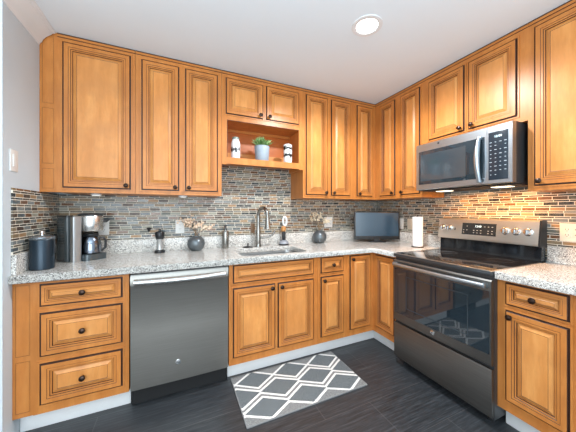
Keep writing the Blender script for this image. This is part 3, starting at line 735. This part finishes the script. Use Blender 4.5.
MB().lathe((-0.4201, -1.147, 1.812), [(0.009, 0), (0.009, 0.0015), (0.0, 0.0015)], 20, 0, Matrix.Rotation(-PI/2, 4, 'Y')).build('emblem', GREYSIDE, md)
MB().lathe((-0.4202, -1.470, 1.478), [(0.013, -.0005), (0.013, 0.0015), (0.0, 0.0015)], 20, 0, Matrix.Rotation(-PI/2, 4, 'Y')).build('round_sticker', GREYSIDE, md)

# ---------------------------------------------------------------- puck lights
def puck(x, y, z, label):
    t = thing('puck_light', label, 'light', (x, y, z), 'puck lights under the wall cabinets')
    MB().lathe((x, y, z), [(0.030, -0.011), (0.034, -0.009), (0.035, -0.0003)], 20).build('housing', WHITE, t)
    MB().lathe((x, y, z), [(0.026, -0.0125), (0.026, -0.0112)], 20).build('lens', PUCKL, t)
puck(-1.587, -0.20, 1.705, 'small round puck lamp under the open display shelf')
puck(-2.86, -0.17, ZU, 'small round puck lamp under the cabinet above the coffee maker')
puck(-2.27, -0.20, ZU, 'small round puck lamp under the cabinet above the dishwasher')

# ---------------------------------------------------------------- outlets and switches
def plate(T, u, z, label, kind='outlet', w_=0.072, h_=0.118, d=0.0083, mat=None):
    mat = mat or PLATE
    t = thing('wall_outlet' if kind == 'outlet' else 'wall_switch', label, 'outlet' if kind == 'outlet' else 'switch', T(u, d, z))
    MB(T).box((u-w_/2, d, z-h_/2), (u+w_/2, d+.005, z+h_/2), 0, 0.0015).build('cover_plate', mat, t)
    n = max(1, round(w_/0.07))
    for i in range(n):
        uc = u+(i-(n-1)/2)*0.046
        if kind == 'outlet':
            o = MB(T).box((uc-.017, d+.005, z-.034), (uc+.017, d+.0065, z+.034), 0, 0.001).build('receptacle', mat, t)
            b = MB(T)
            for zz in (z+.018, z-.018):
                b.box((uc-.008, d+.0064, zz-.003), (uc-.0055, d+.0068, zz+.006)); b.box((uc+.0055, d+.0064, zz-.003), (uc+.008, d+.0068, zz+.005)); b.box((uc-.002, d+.0064, zz-.011), (uc+.002, d+.0068, zz-.007))
            b.build('socket_slot', SLOT, o)
        else:
            MB(T).box((uc-.016, d+.005, z-.032), (uc+.016, d+.009, z+.032), 0, 0.0015).build('rocker', mat, t)
plate(BK, -2.848, 1.135, 'white outlet plate behind the coffee maker')
plate(BK, -2.290, 1.129, 'white outlet plate on the mosaic behind the left flower vase')
plate(BK, -0.733, 1.139, 'white outlet plate on the mosaic beside the right flower vase', w_=0.110)
plate(BK, -1.625, 1.095, 'brown wall plate on the mosaic left of the faucet', 'switch', 0.042, 0.095, mat=BROWNP)
plate(RT, -0.395, 1.127, 'white wall plate just right of the small screen', 'switch')
plate(RT, -0.520, 1.127, 'beige wall plate half behind the paper towel roll', 'switch', mat=BEIGEP)
plate(RT, -1.778, 1.130, 'beige outlet plate on the mosaic right of the range', w_=0.118, mat=plain('almond_plate', (0.80, 0.72, 0.58), 0.4))
LT = lambda u, d, z: (XL+d, u, z)
plate(LT, -0.594, 1.545, 'white rocker switch on the grey left wall', 'switch', 0.074, 0.118, d=0.0005)
# ---------------------------------------------------------------- small things on the worktop
# canister
x, y = -3.053, -0.480
NAVY = plain('navy_enamel', (0.022, 0.038, 0.055), 0.28, 0.5)
t = thing('canister', 'dark blue black lidded canister at the left end of the worktop', 'canister', (x, y, CT))
MB().lathe((x, y, CT), [(0.052, 0), (0.056, 0.004), (0.056, 0.174), (0.054, 0.178)], 32).build('jar', NAVY, t)
b = MB(); b.lathe((x, y, CT+.1785), [(0.057, 0), (0.059, 0.004), (0.059, 0.014), (0.054, 0.019), (0.020, 0.024), (0.0, 0.024)], 32).build('lid', plain('steel_blue_lid', (0.28, 0.32, 0.35), 0.25, 0.8), t)
b = MB(); b.lathe((x, y, CT+.2025), [(0.008, 0), (0.007, 0.010), (0.014, 0.016), (0.014, 0.024), (0.0, 0.028)], 14).build('knob', BRIGHT, t)
b = MB(); b.tube([(x+.055, y-.02, CT+.18), (x+.066, y-.024, CT+.17), (x+.066, y-.024, CT+.09), (x+.055, y-.02, CT+.08)], 0.0035, 8).build('wire_clasp', BLACKP, t)

# coffee maker, standing askew and facing the room
cx_, cy_ = -2.958, -0.210
t = thing('coffee_maker', 'black and steel drip coffee maker with a carafe by the left corner', 'coffee maker', (cx_, cy_, CT))
ang = math.radians(44)
def CM(u, d, z):   # u right, d towards the room, z up
    ca, sa = math.cos(ang), math.sin(ang)
    return (cx_+u*ca+d*sa, cy_+u*sa-d*ca, CT+z)
GLZ = NT('clear_tank'); GLM = GLZ.set(Base_Color=(0.07, 0.085, 0.09), Roughness=0.14, Transmission_Weight=0.3)
def rbox(b, u0, u1, d0, d1, z0, z1, r, mi=0):
    P = rrect(u0, u1, d0, d1, r, 4); A = [b.v((p[0], p[1], z0)) for p in P]; B = [b.v((p[0], p[1], z1)) for p in P]; n = len(P)
    b.f(A[::-1], mi); b.f(B, mi)
    for i in range(n): b.f([A[i], A[(i+1) % n], B[(i+1) % n], B[i]], mi, True)
b = MB(CM); rbox(b, -0.092, -0.046, -0.075, 0.042, 0.004, 0.305, 0.018); b.build('water_tank', GLM, t)
b = MB(CM); rbox(b, -0.093, -0.045, -0.076, 0.043, 0.306, 0.318, 0.018); b.build('tank_lid', BLACKP, t)
b = MB(CM); rbox(b, -0.044, 0.125, -0.10, -0.022, 0.0, 0.312, 0.015); rbox(b, -0.044, -0.022, -0.0215, 0.0455, 0.0, 0.312, 0.006); b.build('rear_column', BLACKP, t)
b = MB(CM); rbox(b, -0.076, -0.0215, 0.046, 0.088, 0.0, 0.310, 0.010); b.build('steel_front_panel', brushed('satin_panel', (0.42, 0.44, 0.45), 0.42, 'z'), t)
b = MB(CM); rbox(b, -0.020, 0.130, -0.020, 0.122, 0.0, 0.042, 0.03); b.build('warming_base', plain('dark_steel_base', (0.10, 0.12, 0.13), 0.25, 0.6), t)
b = MB(CM); b.lathe((0.058, 0.045, 0.205), [(0.068, 0), (0.073, 0.01), (0.074, 0.105), (0.070, 0.112)], 28); b.build('brew_basket', STEELX, t)
b = MB(CM)
b.lathe((0.058, 0.045, 0.3175), [(0.076, 0), (0.077, 0.005), (0.060, 0.014), (0.0, 0.018)], 28); b.build('top_lid', GREYSIDE, t)
b = MB(CM); b.lathe((0.060, 0.045, 0.0425), [(0.050, 0), (0.060, 0.006), (0.062, 0.06), (0.052, 0.105), (0.040, 0.122)], 28); ca_ = b.build('carafe', plain('steel_carafe', (0.22, 0.25, 0.30), 0.12, 1.0), t)
b = MB(CM); b.lathe((0.060, 0.045, 0.165), [(0.043, 0), (0.045, 0.004), (0.045, 0.018), (0.0, 0.022)], 24); b.build('carafe_lid', BLACKP, ca_)
b = MB(CM); b.tube([(0.100, 0.055, 0.150), (0.132, 0.070, 0.150), (0.142, 0.075, 0.125), (0.140, 0.075, 0.075), (0.118, 0.062, 0.050)], 0.0085, 8); b.build('carafe_handle', BLACKP, ca_)
b = MB(CM); b.tube([(0.120, 0.06, 0.272), (0.150, 0.070, 0.272), (0.165, 0.074, 0.285)], 0.009, 8); b.build('basket_handle', BLACKP, t)

# coffee grinder
x, y = -2.446, -0.095
t = thing('coffee_grinder', 'small hand coffee grinder with black top and clear middle, crank to the left', 'coffee grinder', (x, y, CT))
MB().lathe((x, y, CT), [(0.040, 0), (0.041, 0.004), (0.038, 0.018), (0.030, 0.024)], 20).build('base', BLACKP, t)
MB().lathe((x, y, CT+.0245), [(0.027, 0), (0.024, 0.02), (0.024, 0.075), (0.028, 0.09)], 20).build('jar', plain('grinder_glass', (0.42, 0.42, 0.41), 0.1, 0.4), t)
MB().lathe((x, y, CT+.115), [(0.028, 0), (0.034, 0.012), (0.036, 0.052), (0.030, 0.060), (0.010, 0.064), (0.008, 0.080)], 20).build('hopper', BLACKP, t)
MB().tube([(x, y, CT+.192), (x-.04, y-.004, CT+.196), (x-.076, y-.006, CT+.197)], 0.0022, 6).build('crank_arm', STEELX, t)
MB().lathe((x-.078, y-.006, CT+.200), [(0.005, -.022), (0.012, -.006), (0.018, 0.006), (0.014, 0.012), (0.0, 0.013)], 14).build('crank_knob', BLACKP, t)

# vases with dried flowers
VASE = spotted('grey_glazed_vase', (0.10, 0.115, 0.125), (0.17, 0.19, 0.20), 12, 0.30, 0.55)
PINK = spotted('dried_blossom', (0.72, 0.48, 0.34), (0.82, 0.70, 0.54), 60, 0.8); TWIG = plain('dry_stem', (0.20, 0.13, 0.07), 0.8)
CREAM = spotted('cream_blossom', (0.66, 0.52, 0.34), (0.84, 0.76, 0.62), 60, 0.8)
def vase(x, y, s, label, plabel, pgroup, seed, n, spread, hgt, bm_):
    t = thing('vase', label, 'vase', (x, y, CT))
    MB().lathe((x, y, CT), [(0.040*s, 0), (0.044*s, 0.004), (0.064*s, 0.025*s), (0.075*s, 0.058*s), (0.070*s, 0.090*s), (0.050*s, 0.116*s), (0.032*s, 0.125*s), (0.032*s, 0.130*s), (0.028*s, 0.130*s), (0.027*s, 0.118*s), (0.0, 0.112*s)], 28).build('body', VASE, t)
    R = random.Random(seed)
    for i in range(n):
        a = PI*2*i/n+R.uniform(-.3, .3); f_ = (i+0.5)/n*2-1
        tx = x+f_*spread+R.uniform(-.01, .01); ty = y+0.02-0.04*R.random(); tz = CT+hgt*(0.70+0.38*R.random())
        rr = 0.012*s
        p0 = Vector((x+math.cos(a)*rr*.6, y+math.sin(a)*rr*.6, CT+0.114*s)); p3 = Vector((tx, ty, tz)); p1 = p0+Vector((math.cos(a)*0.004, math.sin(a)*.004, 0.03)); p2 = p1.lerp(p3, 0.5)+Vector((0, 0, 0.012))
        st = thing('dried_flower_sprig', plabel, 'dried flowers', tuple(p0), pgroup)
        MB().tube([tuple(p0), tuple(p1), tuple(p2), tuple(p3)], [0.0026, 0.0024, 0.0020, 0.0016], 5).build('stem', TWIG, st)
        b = MB()
        for j in range(15):
            q = p2.lerp(p3, 0.3+R.random()*0.8); q = q+Vector((R.uniform(-.024, .024), R.uniform(-.012, .012), R.uniform(-.018, .020)))
            r_ = R.uniform(0.007, 0.0145)
            M = Matrix.Rotation(R.uniform(0, PI), 4, 'X') @ Matrix.Rotation(R.uniform(0, PI), 4, 'Y')
            b.lathe(tuple(q), [(0.0, -r_*.5), (r_*.6, -r_*.3), (r_, r_*.25), (r_*.45, r_*.5), (0.0, r_*.3)], 6, 0, M)
        b.build('blossoms', bm_, st)
vase(-2.161, -0.102, 1.0, 'round grey ceramic vase with dried flowers beside the grinder', 'dried pinkish blossom sprig in the left grey vase', 'sprigs in the left vase', 3, 7, 0.15, 0.285, PINK)
vase(-0.903, -0.100, 1.05, 'round grey ceramic vase with dried flowers right of the sink', 'dried cream blossom sprig in the right grey vase', 'sprigs in the right vase', 8, 6, 0.135, 0.295, CREAM)

# small screen on a stand, turned to face the room
t = thing('flat_screen', 'small black flat screen standing across the worktop corner', 'screen', (-0.300, -0.300, CT))
a_ = -0.43
def TV(u, d, z): return (-0.276+u*math.cos(a_)+d*math.sin(a_), -0.300+u*math.sin(a_)-d*math.cos(a_), CT+z)
MB(TV).box((-0.252, -0.022, 0.030), (0.252, 0.010, 0.338), 0, 0.004).build('housing', BLACKP, t)
MB(TV).box((-0.238, 0.0095, 0.068), (0.238, 0.0112, 0.326)).build('display', SCREEN, t)
b = MB(TV); b.box((-0.035, -0.012, 0.008), (0.035, 0.002, 0.031)); b.box((-0.085, -0.07, 0), (0.085, 0.045, 0.008), 0, 0.003); b.build('stand', BLACKP, t)

# paper towels
x, y = -0.200, -0.772
t = thing('paper_towel_holder', 'dark upright holder carrying the paper towel roll beside the range', 'paper towel holder', (x, y, CT))
MB().lathe((x, y, CT), [(0.056, 0), (0.057, 0.005), (0.053, 0.009)], 28).build('base', BRONZE, t)
MB().tube([(x, y, CT+.009), (x, y, CT+.312)], 0.006, 10).build('rod', BRONZE, t)
o = MB().lathe((x, y, CT+.0095), [(0.020, 0), (0.046, 0.0), (0.047, 0.004), (0.047, 0.278), (0.046, 0.282), (0.020, 0.282), (0.0195, 0.27), (0.0195, 0.01)], 32, caps=False)
o = o.build('paper_towel_roll', spotted('paper_towel', (0.84, 0.84, 0.83), (0.90, 0.90, 0.89), 90, 0.9, bump=0.2), loc=(x, y, CT+.0095))
tag(o, 'white paper towel roll standing between the screen and the range', 'paper towel')

# ---------------------------------------------------------------- things on the niche shelf
SH = 1.7255
def jar(x, y, h, r, label, seed, neck):
    t = thing('decorative_jar', label, 'jar', (x, y, SH))
    P = [(r*.9, 0), (r, 0.006), (r, h*.72), (r*.78, h*.86), (r*.74, h*.9)] if neck else [(r*.92, 0), (r, 0.004), (r, h*.96), (r*.9, h)]
    MB().lathe((x, y, SH), P, 28).build('body', WHITE, t)
    if neck: MB().lathe((x, y, SH+h*.9), [(r*.80, 0), (r*.80, h*.08), (r*.70, h*.1), (0, h*.1)], 24).build('lid', plain('grey_green_lid', (0.22, 0.26, 0.22), 0.4, 0.3), t)
    R = random.Random(seed); b = MB()
    for row in ((0.42,) if neck else (0.42, 0.80)):
        for i in range(11):
            a = -PI/2-0.4+(-1.2+2.4*i/10); z0 = SH+h*row+R.uniform(-.008, .008); hh = R.uniform(.008, .022); wv = R.uniform(.07, .16)
            vs = []
            for s_ in (-1, 1):
                for q in (0, 1): vs.append(b.v((x+(r+.0006)*math.cos(a+s_*wv), y+(r+.0006)*math.sin(a+s_*wv), z0+(hh if q else -hh))))
            b.f([vs[0], vs[2], vs[3], vs[1]])
    b.build('painted_marks', BLACKP, t)
jar(-1.842, -0.235, 0.195, 0.040, 'white painted glass jar with lid at the left of the display shelf', 5, True)
jar(-1.338, -0.235, 0.185, 0.041, 'white cylinder jar with black marks at the right of the display shelf', 6, False)
t = thing('potted_plant', 'small bushy green plant in a pale grey pot on the display shelf', 'potted plant', (-1.595, -0.225, SH))
MB().lathe((-1.595, -0.225, SH), [(0.058, 0), (0.061, 0.004), (0.070, 0.140), (0.068, 0.143), (0.063, 0.141), (0.061, 0.125), (0.0, 0.123)], 32).build('pot', spotted('pale_grey_pot', (0.24, 0.29, 0.34), (0.29, 0.34, 0.39), 30, 0.6), t)
R = random.Random(11); b = MB()
for i in range(420):
    a = R.uniform(0, 2*PI); tl = R.uniform(0, 1)**0.8*1.0; L_ = R.uniform(.07, .110)
    d = Vector((math.cos(a)*math.sin(tl), math.sin(a)*math.sin(tl), math.cos(tl)))
    p0 = Vector((-1.595+R.uniform(-.03, .03), -0.225+R.uniform(-.03, .03), SH+.135)); p1 = p0+d*L_*0.6; p2 = p0+d*L_+Vector((0, 0, -.006))
    p2.y = max(min(p2.y, -0.14), -0.40)
    sd = d.cross(Vector((R.uniform(-1, 1), R.uniform(-1, 1), R.uniform(-.5, 1)))).normalized()*R.uniform(.003, .006)
    v0, v1, v2, v3 = b.v(tuple(p0)), b.v(tuple(p1+sd)), b.v(tuple(p2)), b.v(tuple(p1-sd))
    b.f([v0, v1, v2, v3], i % 2)
b.build('foliage', [plain('leaf_green', (0.10, 0.22, 0.06), 0.5), plain('leaf_light_green', (0.28, 0.42, 0.16), 0.5)], t)

# ---------------------------------------------------------------- rug
o = MB().box((RX, RY-RD, 0.0008), (RX+RW, RY, 0.010), 0, 0.003).build('rug', RUG, loc=(RX+RW/2, RY-RD/2, 0.0008))
tag(o, 'small grey rug with white trellis diamonds on the dark floor by the sink', 'rug')
o.rotation_euler = (0, 0, 0)
